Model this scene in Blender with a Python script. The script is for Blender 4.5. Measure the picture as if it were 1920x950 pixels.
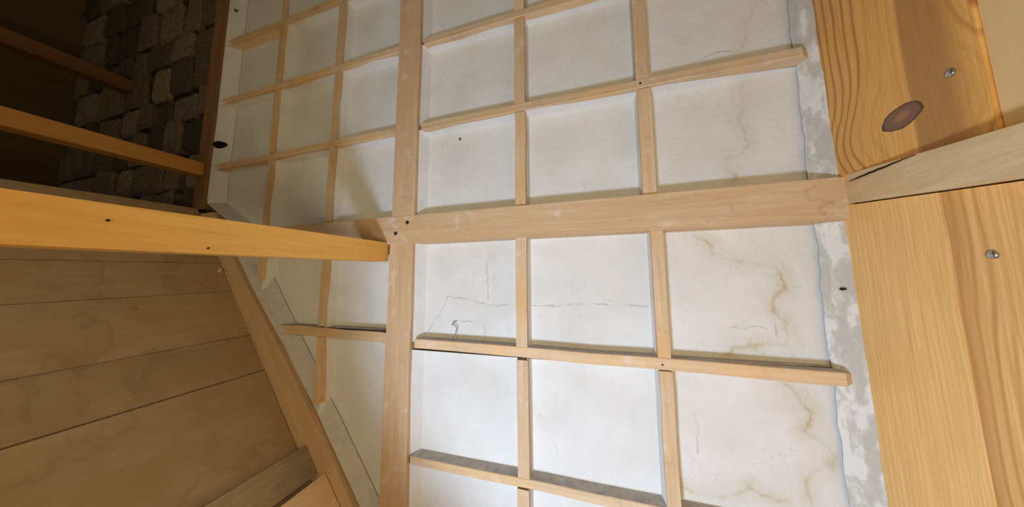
import bpy, bmesh, math, random
from mathutils import Vector, Matrix, noise

for o in list(bpy.data.objects):
    bpy.data.objects.remove(o)
scene = bpy.context.scene
C = scene.collection
random.seed(7)
H = 1.5            # eye height above the attic floor; all z below are relative to the eye

# ------------------------------------------------------------------ camera
def setup_camera():
    f, pit, yaw, roll = 522.5, math.radians(6.12), math.radians(16.95), math.radians(-.27)
    fw = Vector((-math.sin(yaw)*math.cos(pit), math.cos(yaw)*math.cos(pit), math.sin(pit)))
    rt = Vector((math.cos(yaw), math.sin(yaw), 0))
    up = rt.cross(fw)
    c, s = math.cos(roll), math.sin(roll)
    R, U = rt*c + up*s, up*c - rt*s
    cam = bpy.data.cameras.new('camera')
    cam.sensor_width = 36; cam.lens = f/1920*36; cam.clip_start = .01
    o = bpy.data.objects.new('camera', cam)
    m = Matrix((R, U, -fw)).transposed().to_4x4(); m.translation = (0, 0, H)
    o.matrix_world = m
    C.objects.link(o); scene.camera = o
setup_camera()

# ------------------------------------------------------------------ world and lamps
world = bpy.data.worlds.new('world'); scene.world = world
world.use_nodes = True
world.node_tree.nodes['Background'].inputs[0].default_value = (1, .86, .62, 1)
world.node_tree.nodes['Background'].inputs[1].default_value = .2

def lamp(name, loc, power, col, radius, aim=None, cone=94, blend=.45):
    l = bpy.data.lights.new(name, 'SPOT' if aim else 'POINT'); l.energy = power; l.color = col; l.shadow_soft_size = radius
    o = bpy.data.objects.new(name, l); o.location = (loc[0], loc[1], loc[2]+H); C.objects.link(o)
    if aim:
        l.spot_size = math.radians(cone); l.spot_blend = blend
        o.rotation_euler = (Vector(aim)-Vector(loc)).to_track_quat('-Z', 'Y').to_euler()
lamp('work_lamp', (-.30, -.32, -.74), 62, (.75, .95, 1.27), .10, aim=(.38, 1, .10), cone=114, blend=.45)       # work light on a stand just below eye height
lamp('warm_fill', (-.2, -1.2, -.2), 50, (1, .83, .5), .15)         # added warm fill light behind the viewer, lifts planks and beams

vs = scene.view_settings
vs.view_transform = 'Standard'; vs.look = 'None'; vs.gamma = 1; vs.use_curve_mapping = False
vs.exposure = 0.0

# ------------------------------------------------------------------ materials
def srgb(r, g, b):
    f = lambda c: ((c/255+.055)/1.055)**2.4 if c > 10 else c/255/12.92
    return (f(r), f(g), f(b), 1)

class NT:
    def __init__(s, name, rough=.7, spec=.25):
        s.m = bpy.data.materials.new(name); s.m.use_nodes = True
        s.t = s.m.node_tree; s.n = s.t.nodes; s.l = s.t.links
        s.b = s.n['Principled BSDF']
        s.b.inputs['Roughness'].default_value = rough
        s.b.inputs['Specular IOR Level'].default_value = spec
    def _in(s, sock, v):
        if isinstance(v, bpy.types.NodeSocket): s.l.new(v, sock)
        elif v is not None: sock.default_value = v
    def math(s, op, a, b=None, c=None, clamp=False):
        n = s.n.new('ShaderNodeMath'); n.operation = op; n.use_clamp = clamp
        s._in(n.inputs[0], a); s._in(n.inputs[1], b); s._in(n.inputs[2], c)
        return n.outputs[0]
    def vec(s, op, a, b=None, c=None, out=0):
        n = s.n.new('ShaderNodeVectorMath'); n.operation = op
        s._in(n.inputs[0], a); s._in(n.inputs[1], b)
        if op == 'SCALE': s._in(n.inputs['Scale'], c)
        return n.outputs['Value'] if op in ('DOT_PRODUCT', 'LENGTH', 'DISTANCE') else n.outputs[0]
    def noise(s, v, scale=1, detail=3, rough=.55, dist=0, col=False):
        n = s.n.new('ShaderNodeTexNoise'); s._in(n.inputs['Vector'], v)
        n.inputs['Scale'].default_value = scale; n.inputs['Detail'].default_value = detail
        n.inputs['Roughness'].default_value = rough; n.inputs['Distortion'].default_value = dist
        return n.outputs['Color'] if col else n.outputs['Fac']
    def ramp(s, f, stops, ease='LINEAR'):
        n = s.n.new('ShaderNodeValToRGB'); s._in(n.inputs[0], f); e = n.color_ramp.elements
        n.color_ramp.interpolation = ease
        while len(e) < len(stops): e.new(.5)
        for el, (p, c) in zip(e, stops):
            el.position = p; el.color = c if not isinstance(c, (int, float)) else (c, c, c, 1)
        return n.outputs[0]
    def mix(s, f, a, b, mode='MIX'):
        n = s.n.new('ShaderNodeMix'); n.data_type = 'RGBA'; n.blend_type = mode
        s._in(n.inputs['Factor'], f); s._in(n.inputs['A'], a) if 0 else s._in(n.inputs[6], a); s._in(n.inputs[7], b)
        return n.outputs[2]
    def mapping(s, v, scale=(1, 1, 1), rot=(0, 0, 0), loc=(0, 0, 0)):
        n = s.n.new('ShaderNodeMapping'); s._in(n.inputs[0], v)
        n.inputs['Location'].default_value = loc; n.inputs['Rotation'].default_value = rot; n.inputs['Scale'].default_value = scale
        return n.outputs[0]
    def coord(s):
        tc = s.n.new('ShaderNodeTexCoord').outputs['Object']
        r = s.n.new('ShaderNodeObjectInfo').outputs['Random']
        off = s.math('MULTIPLY', r, 37.0)
        return tc, s.vec('ADD', tc, s.comb(off, off, off)), r
    def comb(s, x, y, z):
        n = s.n.new('ShaderNodeCombineXYZ'); s._in(n.inputs[0], x); s._in(n.inputs[1], y); s._in(n.inputs[2], z); return n.outputs[0]
    def sep(s, v):
        n = s.n.new('ShaderNodeSeparateXYZ'); s._in(n.inputs[0], v); return n.outputs
    def bump(s, h, strength=.3, dist=.01):
        n = s.n.new('ShaderNodeBump'); s._in(n.inputs['Height'], h); n.inputs['Strength'].default_value = strength
        n.inputs['Distance'].default_value = dist; s.l.new(n.outputs[0], s.b.inputs['Normal'])
    def pos(s):
        return s.n.new('ShaderNodeNewGeometry').outputs['Position']
    def color(s, c): s._in(s.b.inputs['Base Color'], c)

def poly_dist(k, p2, lines):
    """distance from p2 (x,z in a plane) to a set of polylines"""
    d = None
    for L in lines:
        for (ax, az), (bx, bz) in zip(L, L[1:]):
            ba = Vector((bx-ax, 0, bz-az)); q = ba.dot(ba)
            pa = k.vec('SUBTRACT', p2, (ax, 0, az))
            h = k.math('MULTIPLY', k.vec('DOT_PRODUCT', pa, tuple(ba)), 1/q, clamp=True)
            e = k.vec('LENGTH', k.vec('SUBTRACT', pa, k.vec('SCALE', tuple(ba), None, h)))
            d = e if d is None else k.math('MINIMUM', d, e)
    return d

def wood(name, light, dark, axis='X', rot=0, grain=1.0, blotch=None, rough=.65, ring=.35, dirt=.0, freq=60, tide=0, smear=0, marks=None):
    """sawn timber: fibres stretched along one axis, growth-ring bands, optional blotches and dirt"""
    k = NT(name, rough)
    tc, v, r = k.coord()
    if rot: v = k.mapping(v, rot=(0, rot, 0))
    a = {'X': 0, 'Y': 1, 'Z': 2}[axis]
    fine = [90*grain]*3; fine[a] = 3.5
    band = [14*grain]*3; band[a] = .8
    n1 = k.noise(k.mapping(v, fine), 1, 4, .6)
    n2 = k.noise(k.mapping(v, band), 1, 3, .5, .3)
    rings = k.math('SINE', k.math('MULTIPLY', n2, freq))
    f = k.math('ADD', k.math('MULTIPLY', n1, .62), k.math('MULTIPLY', rings, .10*ring))
    f = k.math('ADD', f, k.math('MULTIPLY', n2, .38))
    c = k.ramp(f, [(.25, dark), (.72, light)])
    n3 = k.noise(v, 5, 4, .6)
    if blotch:
        c = k.mix(k.ramp(n3, [(.47, 0), (.62, .75)]), c, blotch)
    hue = k.math('MULTIPLY_ADD', r, .16, .92)
    c = k.mix(1.0, c, k.comb(hue, hue, hue), 'MULTIPLY')
    if dirt:
        n4 = k.noise(v, 26, 5, .7)
        c = k.mix(k.ramp(n4, [(.62, 0), (.74, dirt)]), c, srgb(92, 76, 62))
    if smear:                                    # wiped-on traces of white plaster
        n5 = k.noise(k.mapping(v, loc=(9, 3, 5)), 15, 5, .7)
        c = k.mix(k.ramp(n5, [(.57, 0), (.70, smear)]), c, srgb(232, 222, 210))
        n6 = k.noise(k.mapping(v, loc=(2, 7, 1)), 8, 5, .75, .6)
        c = k.mix(k.ramp(n6, [(.58, 0), (.72, smear*.7)]), c, srgb(150, 118, 88))
    if marks:                                    # brown drip lines
        pp = k.vec('MULTIPLY', k.vec('SUBTRACT', k.pos(), (0, 0, H)), (1, 0, 1))
        wv = k.vec('MULTIPLY', k.vec('SUBTRACT', k.noise(k.pos(), 60, 3, .6, col=True), (.5, .5, .5)), (.03, 0, .03))
        c = k.mix(k.ramp(poly_dist(k, k.vec('ADD', pp, wv), marks), [(.0005, .42), (.006, 0)]), c, srgb(172, 122, 72))
    if tide:                                     # old water marks: dark rims of irregular patches
        w = k.noise(k.mapping(k.pos(), (1, 1, 1), loc=(.3, 1.7, .9)), 2.3, 4, .6, .4)
        inside = k.ramp(w, [(.50, 0), (.515, 1)]); rim = k.ramp(w, [(.485, 0), (.505, 1), (.525, .25), (.62, .1)])
        c = k.mix(k.math('MULTIPLY', rim, tide), c, srgb(112, 84, 52))
    k.color(c); k.bump(k.math('ADD', n1, k.math('MULTIPLY', n3, .6)), .35, .004)
    return k.m

STAIN = [[(.550,.946),(.534,.901),(.511,.878),(.510,.829),(.496,.794),(.481,.774)],
 [(.495,.678),(.481,.643),(.483,.576),(.469,.541),(.477,.493),(.482,.447),(.464,.419),(.425,.400),(.419,.368),(.443,.335)],
 [(.311,.157),(.354,.127),(.363,.093),(.397,.078),(.457,.056),(.508,.053),(.534,.035),(.540,-.021),(.510,-.047),(.505,-.090),(.532,-.110),(.539,-.152),(.534,-.180),(.488,-.188),(.452,-.192),(.399,-.202),(.379,-.220)],
 [(.519,-.296),(.537,-.318),(.548,-.349),(.566,-.361),(.567,-.389),(.547,-.430),(.572,-.442),(.602,-.460),(.609,-.477),(.600,-.519),(.592,-.491),(.578,-.515),(.557,-.530),(.542,-.555),(.541,-.596),(.548,-.617)],
 [(.229,-.630),(.262,-.644),(.331,-.641),(.375,-.622),(.412,-.599),(.432,-.614),(.485,-.619)]]
RCRACK = [[(.484,.783),(.415,.792),(.366,.774)],[(.393,-.137),(.434,-.140),(.469,-.131),(.488,-.143)],[(.510,-.114),(.511,-.161)],[(.274,-.401),(.283,-.440),(.280,-.526)]]
CRACK = [[(-.694,-.198),(-.620,-.094),(-.601,-.052),(-.510,-.064),(-.392,-.088),(-.304,-.078),(-.234,-.081),(-.147,-.085),(-.064,-.074),(.061,-.076),(.161,-.079)],
 [(-.555,-.153),(-.490,-.151),(-.439,-.156),(-.436,-.211)],[(-.429,.089),(-.421,-.061)],[(-.266,.043),(-.224,.057)]]

def plaster(name, stains=None, cracks=None, base=(226, 225, 222), grime=.5):
    k = NT(name, .9, .12)
    p = k.pos()
    p = k.vec('SUBTRACT', p, (0, 0, H))
    n1 = k.noise(p, 6, 5, .6)
    n2 = k.noise(p, 70, 4, .65)
    n3 = k.noise(k.mapping(p, (1, 1, 1), loc=(3, 5, 1)), 2.6, 4, .6, .6)
    b = srgb(*base)
    c = k.ramp(n1, [(.3, srgb(base[0]-11, base[1]-12, base[2]-14)), (.65, b)])
    c = k.mix(k.ramp(n3, [(.60, 0), (.72, .35*grime)]), c, srgb(200, 190, 165))      # faint yellowed patches
    n5 = k.noise(k.mapping(p, (1, 1, 1), loc=(8, 2, 4)), 44, 3, .7)
    c = k.mix(k.ramp(n5, [(.70, 0), (.77, .35*grime)]), c, srgb(150, 138, 122))      # small specks
    # hairline cracks: thin contour of a stretched noise field, shown only here and there
    n6 = k.noise(p, 4.2, 3, .6, .8)
    line = k.math('SUBTRACT', 1, k.math('MULTIPLY', k.math('ABSOLUTE', k.math('SUBTRACT', n6, .5)), 420), clamp=True)
    line = k.math('MULTIPLY', line, k.ramp(k.noise(p, 7, 2), [(.56, 0), (.62, 1)]))
    c = k.mix(k.math('MULTIPLY', line, .2*grime), c, srgb(140, 134, 128))
    flat = k.vec('MULTIPLY', p, (1, 0, 1))
    wob = k.vec('SUBTRACT', k.noise(p, 45, 3, .6, col=True), (.5, .5, .5))
    wob = k.vec('MULTIPLY', wob, (1, 0, 1))
    h = k.math('MULTIPLY', n2, .35)
    h = k.math('ADD', h, n1)
    h = k.math('SUBTRACT', h, k.math('MULTIPLY', line, .4))
    if stains:
        d = poly_dist(k, k.vec('ADD', flat, k.vec('SCALE', wob, None, .035)), stains)
        halo = k.ramp(d, [(0, .6), (.045, 0)])
        edge = k.ramp(k.math('ADD', d, k.math('MULTIPLY', k.noise(p, 20, 2), .006)), [(.0035, .5), (.0095, 0)])
        patch = k.ramp(k.noise(p, 12, 3), [(.42, .25), (.62, 1)])
        c = k.mix(k.math('MULTIPLY', halo, patch), c, srgb(196, 186, 150))
        c = k.mix(k.math('MULTIPLY', edge, patch), c, srgb(176, 150, 98))
    if cracks:
        d = poly_dist(k, k.vec('ADD', flat, k.vec('SCALE', wob, None, .02)), cracks)
        e = k.math('MULTIPLY', k.ramp(d, [(.0, .45), (.0035, 0)]), k.ramp(k.noise(p, 24, 2), [(.38, .15), (.6, 1)]))
        c = k.mix(e, c, srgb(128, 122, 116))
        h = k.math('SUBTRACT', h, k.math('MULTIPLY', e, .6))
    k.color(c); k.bump(h, .42, .012)
    return k.m

def render_mat():
    """old grey lime render with worn patches of white paint"""
    k = NT('grey_render', .95, .1)
    p = k.pos()
    n1 = k.noise(k.mapping(p, (1.6, 1.6, .55)), 13, 5, .6, .3); n2 = k.noise(p, 60, 4, .7)
    c = k.ramp(k.math('ADD', n1, k.math('MULTIPLY', k.math('SUBTRACT', n2, .5), .25)),
               [(.36, srgb(198, 190, 182)), (.44, srgb(190, 186, 176)), (.52, srgb(202, 199, 190)), (.57, srgb(222, 220, 215)), (.70, srgb(226, 225, 221))])
    c = k.mix(k.ramp(n2, [(.66, 0), (.72, .6)]), c, srgb(150, 126, 104))
    k.color(c); k.bump(k.math('ADD', k.math('MULTIPLY', n1, 1.2), k.math('MULTIPLY', n2, .4)), .28, .012)
    return k.m

def dusty(name, a, b):
    k = NT(name, .95, .05); p = k.pos()
    n = k.noise(p, 30, 5, .7); k.color(k.ramp(n, [(.3, a), (.7, b)])); k.bump(n, .5, .01)
    return k.m

def stone_mat():
    k = NT('rubble_stone', .9, .1); tc, v, r = k.coord()
    n = k.noise(v, 14, 5, .65); 
    c = k.ramp(n, [(.3, srgb(96, 84, 70)), (.55, srgb(140, 124, 104)), (.75, srgb(165, 150, 128))])
    s = k.math('MULTIPLY_ADD', r, .9, .3)
    c = k.mix(1.0, c, k.comb(s, s, s), 'MULTIPLY')
    c = k.mix(k.ramp(k.noise(v, 5, 3), [(.56, 0), (.68, .6)]), c, srgb(88, 98, 54))
    k.color(c); k.bump(n, .7, .02); return k.m

def pine(name, knot=None, dark_zone=None, edges=(208, 156, 88), darkline=(150, 92, 38), freq=150, bands=None):
    """varnished softwood board in the y-z plane: ring lines run along z and bend round a knot"""
    k = NT(name, .42, .4)
    p = k.vec('SUBTRACT', k.pos(), (0, 0, H))
    x, y, z = k.sep(p)
    u = y
    nw = k.math('MULTIPLY', k.math('SUBTRACT', k.noise(k.mapping(p, (2, 5, 1.6)), 1, 2), .5), .075)
    u = k.math('ADD', u, nw)
    if knot:
        ky, kz, ry, rz = knot
        dy = k.math('SUBTRACT', y, ky); dz = k.math('SUBTRACT', z, kz)
        ey, ez = k.math('DIVIDE', dy, ry), k.math('DIVIDE', dz, rz)
        q2 = k.math('ADD', k.math('MULTIPLY', ey, ey), k.math('MULTIPLY', ez, ez))
        r2 = k.math('MULTIPLY', q2, .07)
        g = k.math('POWER', 2.718, k.math('MULTIPLY', r2, -1))
        u = k.math('SUBTRACT', u, k.math('MULTIPLY', k.math('MULTIPLY', dy, g), .80))
    n2 = k.noise(k.mapping(p, (3, 9, .5)), 1, 2)
    ph = k.math('MULTIPLY_ADD', u, freq, k.math('MULTIPLY', n2, 7))
    w = k.math('SINE', ph)
    w2 = k.math('SINE', k.math('MULTIPLY', ph, 3.1))
    fine = k.noise(k.mapping(p, (30, 240, 5)), 1, 4, .6)
    line = k.ramp(k.math('MULTIPLY_ADD', w, .5, .5), [(.62, 0), (.99, 1)])
    amp = k.ramp(k.noise(k.mapping(p, (1, 9, .7), loc=(1, 4, 2)), 1, 1), [(.38, .12), (.62, .9)])
    if bands: amp = k.ramp(u, bands)
    lc = srgb(*edges); dc = srgb(*darkline)
    c = k.ramp(fine, [(.3, srgb(edges[0]-26, edges[1]-30, edges[2]-28)), (.65, lc)])
    c = k.mix(k.math('MULTIPLY', line, amp), c, dc)
    c = k.mix(k.math('MULTIPLY', k.math('MULTIPLY_ADD', w2, .5, .5), .10), c, dc)
    if dark_zone:                                     # darker zone with a crisp edge
        (y0, y1), col, f = dark_zone
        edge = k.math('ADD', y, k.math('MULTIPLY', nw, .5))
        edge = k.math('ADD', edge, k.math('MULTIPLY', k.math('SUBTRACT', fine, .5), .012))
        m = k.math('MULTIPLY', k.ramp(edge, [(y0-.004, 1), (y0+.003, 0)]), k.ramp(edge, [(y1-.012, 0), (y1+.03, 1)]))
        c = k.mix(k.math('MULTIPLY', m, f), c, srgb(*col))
    if knot:
        rr = k.math('SQRT', q2)
        rr = k.math('ADD', rr, k.math('MULTIPLY', k.math('SUBTRACT', k.noise(p, 40, 3), .5), .35))
        kc = k.ramp(rr, [(0, srgb(176, 126, 82)), (.3, srgb(158, 112, 78)), (.42, srgb(134, 96, 74)), (.84, srgb(128, 90, 70)), (.92, srgb(70, 46, 34)), (1, srgb(120, 76, 36))])
        c = k.mix(k.ramp(rr, [(.95, 1), (1.08, 0)]), c, kc)
    k.color(c); k.bump(k.math('ADD', fine, k.math('MULTIPLY', line, -.3)), .12, .003)
    return k.m

def plain(name, col, rough=.5, metal=0):
    k = NT(name, rough); n = k.noise(k.coord()[1], 60, 3)
    a = srgb(*col); b = srgb(*[max(0, int(c*.8)) for c in col])
    k.color(k.ramp(n, [(.35, b), (.65, a)])); k.b.inputs['Metallic'].default_value = metal
    return k.m

beech_l, beech_d = srgb(226, 200, 166), srgb(200, 166, 126)
M = {
 'bar_x': wood('beech_bar_horizontal', beech_l, beech_d, 'X', blotch=srgb(222, 184, 132), dirt=.25, smear=.45),
 'bar_z': wood('beech_bar_vertical', beech_l, beech_d, 'Z', blotch=srgb(216, 174, 120), dirt=.25, smear=.45),
 'post': wood('beech_post', srgb(218, 188, 152), srgb(192, 156, 118), 'Z', blotch=srgb(206, 168, 126), dirt=.35, smear=.45),
 'rail': wood('beech_rail', srgb(222, 192, 154), srgb(196, 160, 120), 'X', blotch=srgb(212, 174, 128), dirt=.35, smear=.45, marks=[[(.605, .272), (.583, .262), (.580, .250), (.592, .230), (.640, .222), (.606, .210), (.604, .202), (.618, .192)]]),
 'beam': wood('orange_softwood', srgb(238, 190, 102), srgb(214, 158, 78), 'Y', rough=.5, blotch=srgb(228, 172, 88)),
 'beam_mid': wood('dull_orange_softwood', srgb(206, 156, 84), srgb(176, 124, 60), 'Y', rough=.6),
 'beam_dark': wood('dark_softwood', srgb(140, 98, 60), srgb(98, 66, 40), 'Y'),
 'grey_beam': wood('weathered_beam', srgb(236, 208, 160), srgb(212, 182, 136), 'Y', ring=.5, dirt=.15, blotch=srgb(224, 194, 148)),
 'rafter': wood('rafter_wood', srgb(206, 174, 134), srgb(176, 144, 108), 'Z', rot=math.radians(38), blotch=srgb(196, 160, 124), dirt=.2),
 'plank': wood('stained_plank', srgb(184, 160, 126), srgb(166, 142, 108), 'Y', grain=.6, blotch=srgb(168, 140, 102), ring=.05, dirt=.1, tide=.22),
 'batten': wood('weathered_batten', srgb(178, 158, 124), srgb(138, 120, 92), 'Y', blotch=srgb(128, 116, 106), dirt=.3),
 'batten_new': wood('pale_batten', srgb(232, 204, 166), srgb(214, 180, 136), 'Y'),
 'dark_board': wood('dark_brown_board', srgb(118, 98, 72), srgb(84, 68, 48), 'Y'),  # plain dark brown boards
 'stud': wood('brown_stud', srgb(150, 112, 74), srgb(106, 76, 50), 'Z'),
 'plaster': plaster('white_plaster'),
 'plaster_right': [plaster('water_stained_plaster', [STAIN[i]] if i != 3 else [STAIN[3], STAIN[4]], c) for i, c in ((0, [RCRACK[0]]), (1, None), (2, [RCRACK[1], RCRACK[2]]), (3, [RCRACK[3]]))],
 'plaster_mid': plaster('cracked_plaster', None, CRACK),
 'render': render_mat(),
 'dust': dusty('grey_dust', srgb(166, 160, 154), srgb(204, 198, 192)),
 'dirty_render': dusty('dirty_grey_render', srgb(192, 187, 180), srgb(208, 204, 199)),
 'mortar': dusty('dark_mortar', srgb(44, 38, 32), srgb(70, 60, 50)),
 'stone': stone_mat(),
 'pine_knot': pine('pine_board_with_knot', knot=(.823, .369, .045, .026), dark_zone=((.803, .705), (164, 116, 62), .75), edges=(248, 190, 104), darkline=(178, 110, 44), freq=250, bands=[(.0, .2), (.66, .3), (.70, .9), (.735, .15), (.875, .15), (.90, .75), (1, .75)]),
 'pine_fine': pine('fine_grained_pine', freq=520, edges=(255, 208, 134), darkline=(240, 182, 104)),
 'pine_coarse': pine('coarse_grained_pine', dark_zone=((.782, .752), (190, 130, 64), .75), edges=(250, 198, 126), darkline=(206, 148, 80), freq=330),
 'beige': wood('beige_board', srgb(240, 206, 148), srgb(226, 190, 134), 'Z', grain=.3, ring=.05),
 'iron': plain('dark_iron', (62, 50, 44), .6, .4),
 'steel': plain('bright_steel', (205, 205, 205), .3, .9),
 'hole': plain('hole_dark', (30, 22, 16), .9),
 'thread': plain('pale_fibre', (150, 144, 136), .8),
 'white': plain('white_paint_fleck', (232, 228, 210), .6),
 'floor': wood('floor_board', srgb(150, 120, 84), srgb(110, 84, 56), 'Y'),
}

# ------------------------------------------------------------------ helpers
def P(x, y, z): return Vector((x, y, z+H))

def link(name, bm, mats, parent=None, smooth=False):
    cen = sum((v.co for v in bm.verts), Vector())/max(1, len(bm.verts))
    for v in bm.verts: v.co -= cen
    bmesh.ops.recalc_face_normals(bm, faces=bm.faces)
    me = bpy.data.meshes.new(name); bm.to_mesh(me); bm.free()
    for m in (mats if isinstance(mats, (list, tuple)) else [mats]): me.materials.append(m)
    if smooth:
        for p in me.polygons: p.use_smooth = True
    o = bpy.data.objects.new(name, me); o.location = cen; C.objects.link(o)
    if parent:
        o.parent = parent; o.matrix_parent_inverse = Matrix.Translation(-parent.location)
    return o

def empty(name, loc=(0, 0, 0), **props):
    o = bpy.data.objects.new(name, None); o.location = P(*loc); o.empty_display_size = .1; C.objects.link(o)
    for k, v in props.items(): o[k] = v
    return o

def tag(o, label, cat, group=None):
    o['label'] = label; o['category'] = cat
    if group: o['group'] = group

def prism(qa, qb, bevel=.003, cuts=0, jit=0):
    """solid between two four-cornered ends"""
    bm = bmesh.new()
    n = cuts+2; rings = []
    for i in range(n):
        t = i/(n-1)
        off = Vector((0, 0, 0)) if i in (0, n-1) else Vector((random.uniform(-jit, jit), random.uniform(-jit, jit)*.5, random.uniform(-jit, jit)))
        rings.append([bm.verts.new(P(*(Vector(a).lerp(Vector(b), t)+off))) for a, b in zip(qa, qb)])
    for r, s in zip(rings, rings[1:]):
        for j in range(4):
            bm.faces.new((r[j], r[(j+1) % 4], s[(j+1) % 4], s[j]))
    bm.faces.new(rings[0][::-1]); bm.faces.new(rings[-1])
    if bevel:
        ed = [e for e in bm.edges if len(e.link_faces) == 2 and e.calc_face_angle(0) > .8]
        bmesh.ops.bevel(bm, geom=ed, offset=bevel, segments=1, affect='EDGES', profile=.5)
    return bm

def box(x0, x1, y0, y1, z0, z1, **kw):
    """box whose long axis carries the cuts"""
    d = (x1-x0, y1-y0, z1-z0)
    if d[0] >= max(d):
        return prism([(x0, y0, z0), (x0, y1, z0), (x0, y1, z1), (x0, y0, z1)], [(x1, y0, z0), (x1, y1, z0), (x1, y1, z1), (x1, y0, z1)], **kw)
    if d[2] >= max(d):
        return prism([(x0, y0, z0), (x1, y0, z0), (x1, y1, z0), (x0, y1, z0)], [(x0, y0, z1), (x1, y0, z1), (x1, y1, z1), (x0, y1, z1)], **kw)
    return prism([(x0, y0, z0), (x1, y0, z0), (x1, y0, z1), (x0, y0, z1)], [(x0, y1, z0), (x1, y1, z0), (x1, y1, z1), (x0, y1, z1)], **kw)

YF, YP = 1.0, 1.052          # face of the lattice, plane of the plaster fields

# ------------------------------------------------------------------ the setting: shell
floor = link('floor', box(-4.4, 1.2, -2.6, 1.25, -1.58, -1.5), M['floor']); floor['kind'] = 'structure'
ceil_block = link('ceiling_blocker', box(-4.4, 1.2, -1.2, 1.25, 2.75, 2.83), M['dark_board']); ceil_block['kind'] = 'structure'  # unseen slab, added to keep world light off the dark upper left
wl = link('wall_left', box(-4.36, -4.28, -2.6, 1.25, -1.5, 2.75), M['dark_board']); wl['kind'] = 'structure'

# ------------------------------------------------------------------ lattice wall
wb = empty('wall_back', (-.6, 1.1, -1.5), kind='structure', label='white plastered lattice wall with pale wooden bars')
link('backing', box(-2.28, .9, 1.075, 1.13, -1.5, 2.7, bevel=0), M['mortar'], wb)

DZ = .729/.927
def diag(z): return -1.26 - (z+.769)*DZ         # lower-left edge of the wall, where the sloping boards meet it

RAILB, RAILT = .174, .292
h2, h1, h0 = (.677, .709), (1.09, 1.121), (1.486, 1.516)
h3, h4 = (-.271, -.236), (-.702, -.668)
PL, PR = -.852, -.737

link('rail', prism([(-1.90, YF-.010, RAILB), (-1.90, YP+.01, RAILB), (-1.90, YP+.01, RAILT), (-1.90, YF-.010, RAILT)],
                   [(.684, YF-.010, RAILB-.004), (.684, YP+.01, RAILB-.004), (.684, YP+.01, RAILT), (.684, YF-.010, RAILT)], cuts=5, jit=.0015), M['rail'], wb)
link('post', box(PL, PR, YF-.008, YP+.01, RAILT, 2.2, cuts=4, jit=.002), M['post'], wb)
link('post', prism([(PL-.006, YF-.008, -1.3), (PR+.004, YF-.008, -1.3), (PR+.004, YP+.01, -1.3), (PL-.006, YP+.01, -1.3)],
                   [(PL-.004, YF-.008, RAILB), (PR-.002, YF-.008, RAILB), (PR-.002, YP+.01, RAILB), (PL-.004, YP+.01, RAILB)], cuts=4, jit=.002), M['post'], wb)

def hbar(x0, x1, z, drop=0.0, ta=False, tb=False):
    # the ends run out into the plaster of the border where they are not butted against the post
    bm = bmesh.new(); rings = []; n = 9
    xs = [x0, x0+.045] + [x0+(x1-x0)*i/(n-1) for i in range(1, n-1)] + [x1-.035, x1]
    for i, x in enumerate(xs):
        t = (x-x0)/(x1-x0); jz = random.uniform(-.002, .002); jy = random.uniform(-.0012, .0012)
        yf = YF+jy + (.032 if (i == 0 and ta) or (i == len(xs)-1 and tb) else 0)
        a, b = z[0]+drop*t+jz, z[1]+drop*t+jz
        if (i == 0 and ta) or (i == len(xs)-1 and tb): a, b = a+.004, b-.004
        rings.append([bm.verts.new(P(x, y, zz)) for y, zz in ((yf, a), (YP+.008, a), (YP+.008, b), (yf, b))])
    for r, q in zip(rings, rings[1:]):
        for j in range(4): bm.faces.new((r[j], r[(j+1) % 4], q[(j+1) % 4], q[j]))
    bm.faces.new(rings[0][::-1]); bm.faces.new(rings[-1])
    bmesh.ops.recalc_face_normals(bm, faces=bm.faces)
    ed = [e for e in bm.edges if len(e.link_faces) == 2 and e.calc_face_angle(0) > .9]
    bmesh.ops.bevel(bm, geom=ed, offset=.0025, segments=1, affect='EDGES')
    for f in bm.faces:                                   # dust lies on the upper faces
        f.normal_update()
    o = link('lattice_bar', bm, [M['bar_x'], M['dust']], wb)
    for p in o.data.polygons:
        if p.normal.z > .8: p.material_index = 1
    return o
def vbar(x, z0, z1, dx=0.0):
    link('lattice_bar', prism([(x[0]+dx, YF+.002, z0), (x[1]+dx, YF+.002, z0), (x[1]+dx, YP+.008, z0), (x[0]+dx, YP+.008, z0)],
                              [(x[0], YF+.002, z1), (x[1], YF+.002, z1), (x[1], YP+.008, z1), (x[0], YP+.008, z1)], cuts=3, jit=.0015, bevel=.0025), M['bar_z'], wb)

for z, d in ((h2, .004), (h1, -.004), (h0, 0)): hbar(PR+.012, .656, z, d, tb=True)
hbar(PR+.014, .660, (h3[0]+.012, h3[1]+.014), -.020, tb=True)
hbar(PR+.010, .660, (h4[0]+.004, h4[1]), 0, tb=True)
for z in (h2, h1, h0): hbar(-2.15, PL+.002, (z[0]-.004, z[1]-.002), .004, ta=True)
hbar(-1.462, PL-.002, (-.237, -.194), -.012)

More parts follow.
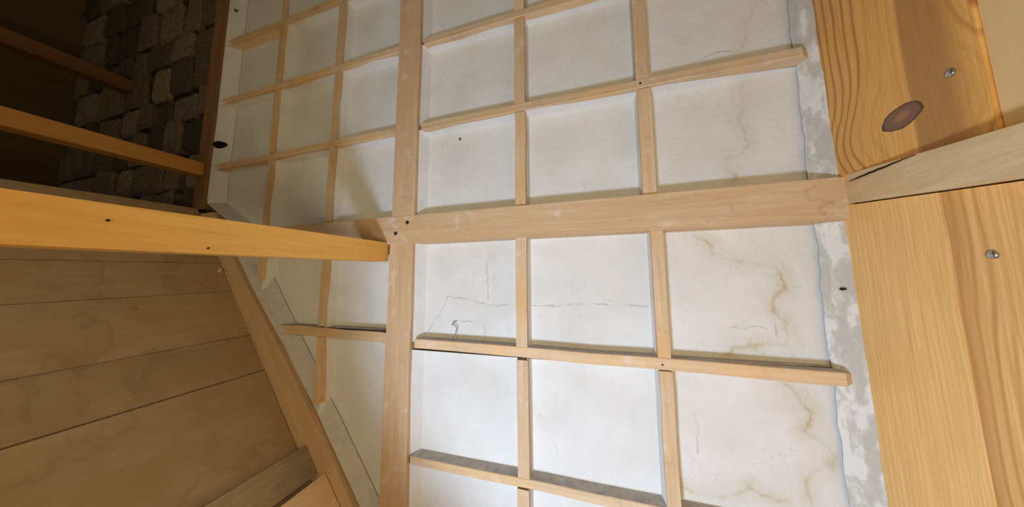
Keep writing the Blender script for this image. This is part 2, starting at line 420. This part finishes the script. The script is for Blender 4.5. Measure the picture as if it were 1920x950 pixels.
v1, v2, v2b = (-.291, -.2495), (.157, .1985), (.174, .2105)
m1, m2 = (-1.252, -1.212), (-1.688, -1.650)
for x in (v1, v2):
    vbar(x, RAILT+.001, h2[0]-.002); vbar((x[0]-.002, x[1]-.001), h2[1]+.002, h1[0]-.004); vbar(x, h1[1]+.002, h0[0]); vbar(x, h0[1]+.002, 2.1)
for x in (v1, v2b):
    vbar(x, h3[1]+.002, RAILB-.003); vbar((x[0]+.001, x[1]+.001), h4[1]+.001, h3[0]-.004, .002); vbar(x, -1.15, h4[0]-.002)
for x in (m1, m2):
    vbar(x, RAILT+.001, h2[0]-.002); vbar(x, h2[1]+.002, h1[0]-.004); vbar(x, h1[1]+.002, h0[0]-.002); vbar(x, h0[1]+.002, 2.1)
vbar(m1, -.192, RAILB-.002); vbar(m1, -.53, -.242, .004); vbar(m2, .02, RAILB-.002)

def panel(poly, ins, side, mat, flush=()):
    """plaster field sunk behind the bars, with plastered reveals; poly counter-clockwise seen from the room"""
    n = len(poly); bm = bmesh.new()
    pts = [Vector((p[0], p[1])) for p in poly]
    lines = []
    for i in range(n):
        a, b = pts[i], pts[(i+1) % n]; d = (b-a).normalized(); nrm = Vector((-d.y, d.x))
        lines.append((a+nrm*ins[i], d))
    inner = []
    for i in range(n):
        p, d = lines[i-1]; q, e = lines[i]
        den = d.x*e.y-d.y*e.x; t = ((q.x-p.x)*e.y-(q.y-p.y)*e.x)/den
        inner.append(p+d*t)
    vo = [bm.verts.new(P(p.x, YP if i in flush else YF+.006, p.y)) for i, p in enumerate(pts)]
    vi = [bm.verts.new(P(p.x, YP, p.y)) for p in inner]
    mats = [mat]
    for i in range(n):
        f = bm.faces.new((vo[i], vo[(i+1) % n], vi[(i+1) % n], vi[i]))
        m = M[side[i]]
        if m not in mats: mats.append(m)
        f.material_index = mats.index(m)
    bm.faces.new(vi)
    link('plaster_panel', bm, mats, wb)

T = .003
def cell(x0, x1, z0, z1, il=.008, ir=.008, ib=.004, it=.008, mat='plaster', sl='plaster', sr='plaster', sb='plaster', st='plaster', flush=()):
    panel([(x0-T, z0-T), (x1+T, z0-T), (x1+T, z1+T), (x0-T, z1+T)], (ib, ir, it, il), (sb, sr, st, sl), M[mat] if isinstance(mat, str) else mat, flush)

rows_up = [(RAILT, h2[0]), (h2[1], h1[0]), (h1[1], h0[0]), (h0[1], 2.1)]
for i, (a, b) in enumerate(rows_up):
    cell(PR, v1[0], a, b, il=.026)
    cell(v1[1], v2[0], a, b)
    cell(v2[1], .700, a, b, ir=.02, flush=(1, 2), mat=M['plaster_right'][1 if i == 0 else 0])
for i, (a, b) in enumerate(((h3[1], RAILB), (h4[1], h3[0]), (-1.15, h4[0]))):
    cell(PR, v1[0], a, b, il=.030, sb='dust', mat='plaster_mid')
    cell(v1[1], v2b[0], a, b, sb='dust', mat='plaster_mid')
    cell(v2b[1], .700, a, b, ir=.02, flush=(1, 2), sb='dust', mat=M['plaster_right'][(2, 3, 0)[i]])
for i, (a, b) in enumerate(rows_up):
    cell(m1[1], PL, a, b, il=.014, it=.014)
    cell(m2[1], m1[0], a, b, il=.014, it=.016)
    if i: cell(-2.19, m2[0], a, b, il=.098, it=.022, st='bar_x' if i == 2 else 'plaster')
panel([(-2.19, .480), (-1.86, RAILT-T), (m2[0]+T, RAILT-T), (m2[0]+T, h2[0]+T), (-2.19, h2[0]+T)], (.05, .004, .008, .010, .09),
      ('dirty_render', 'plaster', 'plaster', 'plaster', 'plaster'), M['plaster'])
RO = .19
cell(m1[1], PL, -.194, RAILB, il=.014, sb='dust')
panel([(-1.517+.01, -.197), (m1[0]+T, -.197), (m1[0]+T, RAILB+T), (m2[1]-T, RAILB+T), (m2[1]-T, -.03)], (.004, .008, .008, .014, .04),
      ('dust', 'plaster', 'plaster', 'plaster', 'dirty_render'), M['plaster'])
panel([(diag(-.24)+RO, -.24), (m1[0]+T, diag(0) and -.54), (m1[0]+T, -.24)], (.04, .006, .008), ('dirty_render', 'plaster', 'plaster'), M['plaster'])
panel([(m1[1]-T, -.24), (m1[1]-T, -.585), (PL+T, -1.046), (PL+T, -.24)], (.014, .04, .008, .008), ('plaster', 'dirty_render', 'plaster', 'plaster'), M['plaster'])
panel([(diag(.177)+RO, .177), (m2[0]+T, .02), (m2[0]+T, .177)], (.03, .004, .006), ('dirty_render', 'plaster', 'plaster'), M['plaster'])

def rough_strip(z0, z1, xa, xb, ya, yb, nz, mat, amp=.006, seed=0):
    """hand-trowelled band of old render between the lattice and its border"""
    nx = 7; bm = bmesh.new(); g = []
    for i in range(nz+1):
        z = z0+(z1-z0)*i/nz; row = []
        for j in range(nx+1):
            t = j/nx
            nn = noise.noise(Vector((t*2.2+seed, z*9, seed*3.1)))*amp + noise.noise(Vector((t*5+seed, z*26, 7)))*amp*.45
            wig = (noise.noise(Vector((seed+3, z*7, 0)))*.010 + noise.noise(Vector((seed+9, z*22, 0)))*.004)*min(1, amp/.004)
            x = xa(z)+(xb(z)-xa(z))*t + (wig*(1-t))
            y = ya+(yb-ya)*t - nn*(.4+.6*math.sin(math.pi*t)) - .004*math.sin(math.pi*t)
            row.append(bm.verts.new(P(x, y, z)))
        g.append(row)
    for i in range(nz):
        for j in range(nx):
            bm.faces.new((g[i][j], g[i][j+1], g[i+1][j+1], g[i+1][j]))
    link('render_strip', bm, mat, wb, smooth=True)
for z0, z1, s_ in ((-1.15, RAILB-.002, 1), (RAILT+.002, 2.1, 3)):
    rough_strip(z0, z1, lambda z: .624, lambda z: .690-.0112*z, YP-.010, YF-.001, 110, M['render'], seed=s_*1.7)
rough_strip(.50, 2.1, lambda z: -2.092, lambda z: -2.192, YP-.002, YF+.004, 60, M['plaster'], amp=.0008, seed=4.4)
def ro(z): return .118 if z > .1 else (.182 if z < -.45 else .182-.064*(z+.45)/.55)
rough_strip(-1.1, RAILB-.004, lambda z: diag(z)+.258, lambda z: diag(z)+ro(z)-.02, YP-.004, YF+.002, 90, M['dirty_render'], seed=9, amp=.004)

link('head_rail', box(-2.19, .69, YF-.006, YP+.02, 2.1, 2.2, cuts=4, jit=.002), M['rail'], wb)
# fixings and holes in the lattice wall
def disc(c, axis, r, depth, mat, name, parent, squash=1.0, seg=12, dome=0.0):
    bm = bmesh.new(); ax = Vector(axis).normalized()
    u = ax.orthogonal().normalized(); w = ax.cross(u)
    if abs(ax.y) > .8: w = Vector((0, 0, 1)); u = w.cross(ax)
    a, b = [], []
    for i in range(seg):
        t = 2*math.pi*i/seg; rr = r*(1+.08*math.sin(3*t+1))
        d = u*math.cos(t)*rr + w*math.sin(t)*rr*squash
        a.append(bm.verts.new(P(*c)+d)); b.append(bm.verts.new(P(*c)+d*.82+ax*depth))
    top = bm.verts.new(P(*c)+ax*(depth+dome))
    for i in range(seg):
        j = (i+1) % seg
        bm.faces.new((a[i], a[j], b[j], b[i])); bm.faces.new((b[i], b[j], top))
    bm.faces.new(a[::-1])
    return link(name, bm, mat, parent, smooth=dome > 0)
disc((-.769, YF-.010, .261), (0, -1, 0), .0085, .003, M['iron'], 'nail_head', wb, dome=.002)
disc((-.827, YF-.010, .217), (0, -1, 0), .0085, .003, M['iron'], 'nail_head', wb, dome=.002)
disc((-2.1495, 1.0180, .8395), (.425, -.905, 0), .038, .001, M['hole'], 'knot_hole', wb, squash=.62, seg=16)
disc((-2.1435, 1.0220, 1.737), (.425, -.905, 0), .012, .006, M['stud'], 'screw_head', wb, squash=.9, dome=.004)
disc((-.558, YP, .634), (0, -1, 0), .007, .003, M['stud'], 'chip', wb)
disc((.652, 1.016, -.020), (-.3, -1, 0), .007, .006, M['hole'], 'nail_hole', wb, squash=.5)
disc((.185, YF-.0005, -.255), (0, -1, 0), .003, .001, M['iron'], 'nail_head', wb)
disc((.168, YF-.0005, .695), (0, -1, 0), .004, .001, M['iron'], 'nail_head', wb)

# diagonal rafter along the lower-left edge of the lattice wall
def rafter():
    bm = bmesh.new(); zs = [-1.25+1.66*i/14 for i in range(15)]; rings = []
    for z in zs:
        j = random.uniform(-.003, .003)
        rings.append([bm.verts.new(P(*c)) for c in ((diag(z), .984, z), (diag(z)+ro(z)+j, .986, z), (diag(z)+ro(z)+j, 1.07, z), (diag(z), 1.07, z))])
    for r, q in zip(rings, rings[1:]):
        for i in range(4): bm.faces.new((r[i], r[(i+1) % 4], q[(i+1) % 4], q[i]))
    bm.faces.new(rings[0][::-1]); bm.faces.new(rings[-1])
    ed = [e for e in bm.edges if e.calc_face_angle(0) > .8]
    bmesh.ops.bevel(bm, geom=ed, offset=.006, segments=1, affect='EDGES')
    link('rafter', bm, M['rafter'], wb)
rafter()
# corner stud
link('stud', box(-2.285, -2.185, .992, 1.07, .44, 2.72, cuts=3, jit=.002, bevel=.006), M['stud'], wb)

# ------------------------------------------------------------------ sloping boarded wall, lower left
ws = empty('wall_slope', (-1.9, .1, -1.5), kind='structure', label='sloping boarded wall of stained brown planks at lower left')
nx_, nz_ = .786, .618                       # unit normal of the slope, towards the room (x, z)
joints = [.445, .300, .118, -.033, -.248, -.406, -1.02]
def slope_piece(name, za, zb, lift0, lift1, mat, parent, ya=.984, yb=-1.0, gap=.0016, bevel=.002):
    def pt(z, lift, y):
        return (diag(z)+nx_*lift, y, z+nz_*lift+.045*(y-1))
    q = lambda y: [pt(za-gap, lift1, y), pt(zb+gap, lift1, y), pt(zb+gap, lift0, y), pt(za-gap, lift0, y)]
    return link(name, prism(q(ya), q(yb), bevel=bevel, cuts=4, jit=.0012), mat, parent)
for i, (a, b) in enumerate(zip(joints, joints[1:])):
    slope_piece('plank', a, b, -.024, random.uniform(-.002, .001), M['plank'], ws)
slope_piece('underlay', joints[0]-.01, joints[-1], -.05, -.026, M['mortar'], ws, gap=0, bevel=0)
disc((-1.90, .955, .075), (nx_, 0, nz_), .014, .002, M['white'], 'paint_fleck', ws, squash=.5)

o = slope_piece('sloping_batten', -.730, -.835, .003, .052, M['batten'], None, ya=.982)
tag(o, 'short weathered grey brown batten lying on the sloping planks at the bottom edge', 'batten')
o = slope_piece('sloping_batten', -.845, -.98, .003, .090, M['batten_new'], None, ya=.982)
tag(o, 'pale clean batten at the bottom edge, below the weathered grey one', 'batten')

# ------------------------------------------------------------------ rubble stone wall behind, upper left
wst = empty('wall_stone', (-3.2, 1.2, -1.5), kind='structure', label='dim rubble stone wall beyond the corner stud')
link('mortar_bed', box(-4.28, -2.285, 1.085, 1.16, -1.5, 2.75, bevel=0), M['mortar'], wst)
def stone_mesh(i):
    bm = bmesh.new(); bmesh.ops.create_cube(bm, size=1)
    bmesh.ops.bevel(bm, geom=bm.edges[:], offset=.14, segments=1, affect='EDGES')
    for v in bm.verts:
        v.co += Vector([random.uniform(-.07, .07) for _ in range(3)])
    me = bpy.data.meshes.new('stone'); bm.to_mesh(me); bm.free(); me.materials.append(M['stone']); return me
smesh = [stone_mesh(i) for i in range(8)]
z = .36
while z < 2.7:
    hh = random.uniform(.17, .30); x = -2.29 - random.uniform(0, .03)
    while x > -4.25:
        ww = random.uniform(.15, .34)
        o = bpy.data.objects.new('stone', random.choice(smesh)); C.objects.link(o)
        o.parent = wst; o.matrix_parent_inverse = Matrix.Translation(-wst.location)
        pr = random.uniform(.0, .035)
        o.location = P(x-ww/2, 1.085-pr+.02, z+hh/2); o.scale = (ww-.012, .09, hh-.014)
        o.rotation_euler = (0, random.uniform(-.06, .06), 0)
        x -= ww
    z += hh

# ------------------------------------------------------------------ right-hand boarded wall
wr = empty('wall_right', (.75, .4, -1.5), kind='structure', label='varnished pine boarded wall on the right')
def xr(z): return .6725-.0112*z            # the corner leans slightly outwards
def btop(y): return .298-.146*(1-y)        # slope of the crossing beam, upper and lower arris
def bbot(y): return .216-.147*(1-y)
def board(y0, y1, zt, zb, mat, name='plank', dx=0, th=.03, cuts=0):
    q = lambda y: [(xr(zb(y))+dx, y, zb(y)), (xr(zt(y))+dx, y, zt(y)), (xr(zt(y))+dx+th, y, zt(y)), (xr(zb(y))+dx+th, y, zb(y))]
    return link(name, prism(q(y1), q(y0), bevel=.0025), mat, wr)
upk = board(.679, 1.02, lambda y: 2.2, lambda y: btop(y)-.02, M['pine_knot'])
board(-.2, .6775, lambda y: 2.2, lambda y: btop(y)-.05, M['beige'], name='panel', dx=.006)
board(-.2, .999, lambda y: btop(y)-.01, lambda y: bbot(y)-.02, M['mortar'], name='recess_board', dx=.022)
lin = board(.784, 1.02, lambda y: bbot(y)-.004, lambda y: -1.5, M['pine_fine'])
lout = board(.30, .783, lambda y: bbot(y)-.004, lambda y: -1.5, M['pine_coarse'], dx=.001)
board(-.4, .298, lambda y: bbot(y)-.004, lambda y: -1.5, M['pine_fine'])
link('backing', box(.72, .78, -.6, 1.13, -1.5, 2.7, bevel=0), M['mortar'], wr)
disc((xr(.4), .726, .401), (-1, 0, 0), .0085, .003, M['steel'], 'nail_head', wr, dome=.002, squash=1)
disc((xr(.05)+.001, .720, .047), (-1, 0, 0), .0085, .003, M['steel'], 'nail_head', wr, dome=.002)

# ------------------------------------------------------------------ beams
def beam(name, x, z0, z1, sx, sz, th, side, mat, y1, y0):
    """timber at right angles to the lattice wall; x is its visible side face"""
    q = lambda y: [(x+sx*(1-y), y, z0-sz*(1-y)), (x+sx*(1-y)+side*th, y, z0-sz*(1-y)), (x+sx*(1-y)+side*th, y, z1-sz*(1-y)), (x+sx*(1-y), y, z1-sz*(1-y))]
    return link(name, prism(q(y1), q(y0), bevel=.004, cuts=5, jit=.0012), mat)

b1 = empty('tie_beam', (-.86, .99, .1), )
tag(b1, 'bright orange wooden tie beam running from the left edge to the lattice post', 'beam')
o = beam('timber', -.867, .097, .179, .045, .043, .07, -1, M['beam'], .995, -1.1); o.parent = b1; o.matrix_parent_inverse = Matrix.Translation(-b1.location)
disc((-.8335, .257, .1154), (1, 0, 0), .0026, .0006, M['hole'], 'nail_hole', b1, squash=.8)
disc((-.840, .398, .0825), (1, 0, 0), .0026, .0006, M['hole'], 'nail_hole', b1, squash=.8)
b2 = beam('tie_beam', -2.212, .644, .719, .02, .035, .08, -1, M['beam_mid'], .99, -1.1)
tag(b2, 'thinner orange tie beam above the bright one, ending at the corner stud', 'beam')
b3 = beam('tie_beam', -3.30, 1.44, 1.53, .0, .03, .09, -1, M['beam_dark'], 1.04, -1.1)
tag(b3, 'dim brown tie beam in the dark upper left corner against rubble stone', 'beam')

b4 = empty('cross_beam', (.68, .99, .25))
tag(b4, 'weathered pale brown beam crossing the pine boards on the right', 'beam')
def bx4(y): return .671-.10*(1-y)
q = lambda y: [(bx4(y), y, bbot(y)), (bx4(y), y, btop(y)-max(0, .016-.09*abs(y-.93))*0), (.712, y, btop(y)), (.712, y, bbot(y))]
link('timber', prism(q(.997), q(-.3), bevel=.003, cuts=4, jit=.0008), M['grey_beam'], b4)
# long drying split near its upper arris
def crack4():
    bm = bmesh.new(); n = 14; a, b = [], []
    for i in range(n+1):
        t = i/n; y = .975-.19*t; w = .0016*math.sin(math.pi*min(1, t*1.05+.02))+.0004
        zc = btop(y)-.020*(1-t)-.001+random.uniform(-.0006, .0006)
        a.append(bm.verts.new(P(bx4(y)-.0016, y, zc-w))); b.append(bm.verts.new(P(bx4(y)-.0016, y, zc+w)))
    for i in range(n): bm.faces.new((a[i], a[i+1], b[i+1], b[i]))
    r = bmesh.ops.extrude_face_region(bm, geom=bm.faces[:])
    for v in r['geom']:
        if isinstance(v, bmesh.types.BMVert): v.co.x += .003
    link('split', bm, M['hole'], b4)
crack4()

# ------------------------------------------------------------------ small things
def thread():
    pts = [(-.553, .999, -.222), (-.552, 1.018, -.208), (-.548, 1.030, -.186), (-.552, 1.036, -.172), (-.570, 1.040, -.163), (-.574, 1.038, -.172), (-.572, 1.043, -.154), (-.556, 1.046, -.152)]
    cu = bpy.data.curves.new('loose_fibre', 'CURVE'); cu.dimensions = '3D'; cu.bevel_depth = .0016; cu.bevel_resolution = 1
    s = cu.splines.new('NURBS'); s.points.add(len(pts)-1); s.use_endpoint_u = True; s.order_u = 3
    for p, c in zip(s.points, pts): p.co = (*P(*c), 1)
    tmp = bpy.data.objects.new('tmp', cu); C.objects.link(tmp)
    dg = bpy.context.evaluated_depsgraph_get()
    me = bpy.data.meshes.new_from_object(tmp.evaluated_get(dg))
    bpy.data.objects.remove(tmp)
    me.materials.append(M['thread'])
    o = bpy.data.objects.new('loose_fibre', me); C.objects.link(o)
    tag(o, 'thin grey curl of fibre hanging on the lattice bar right of the post', 'fibre')
thread()
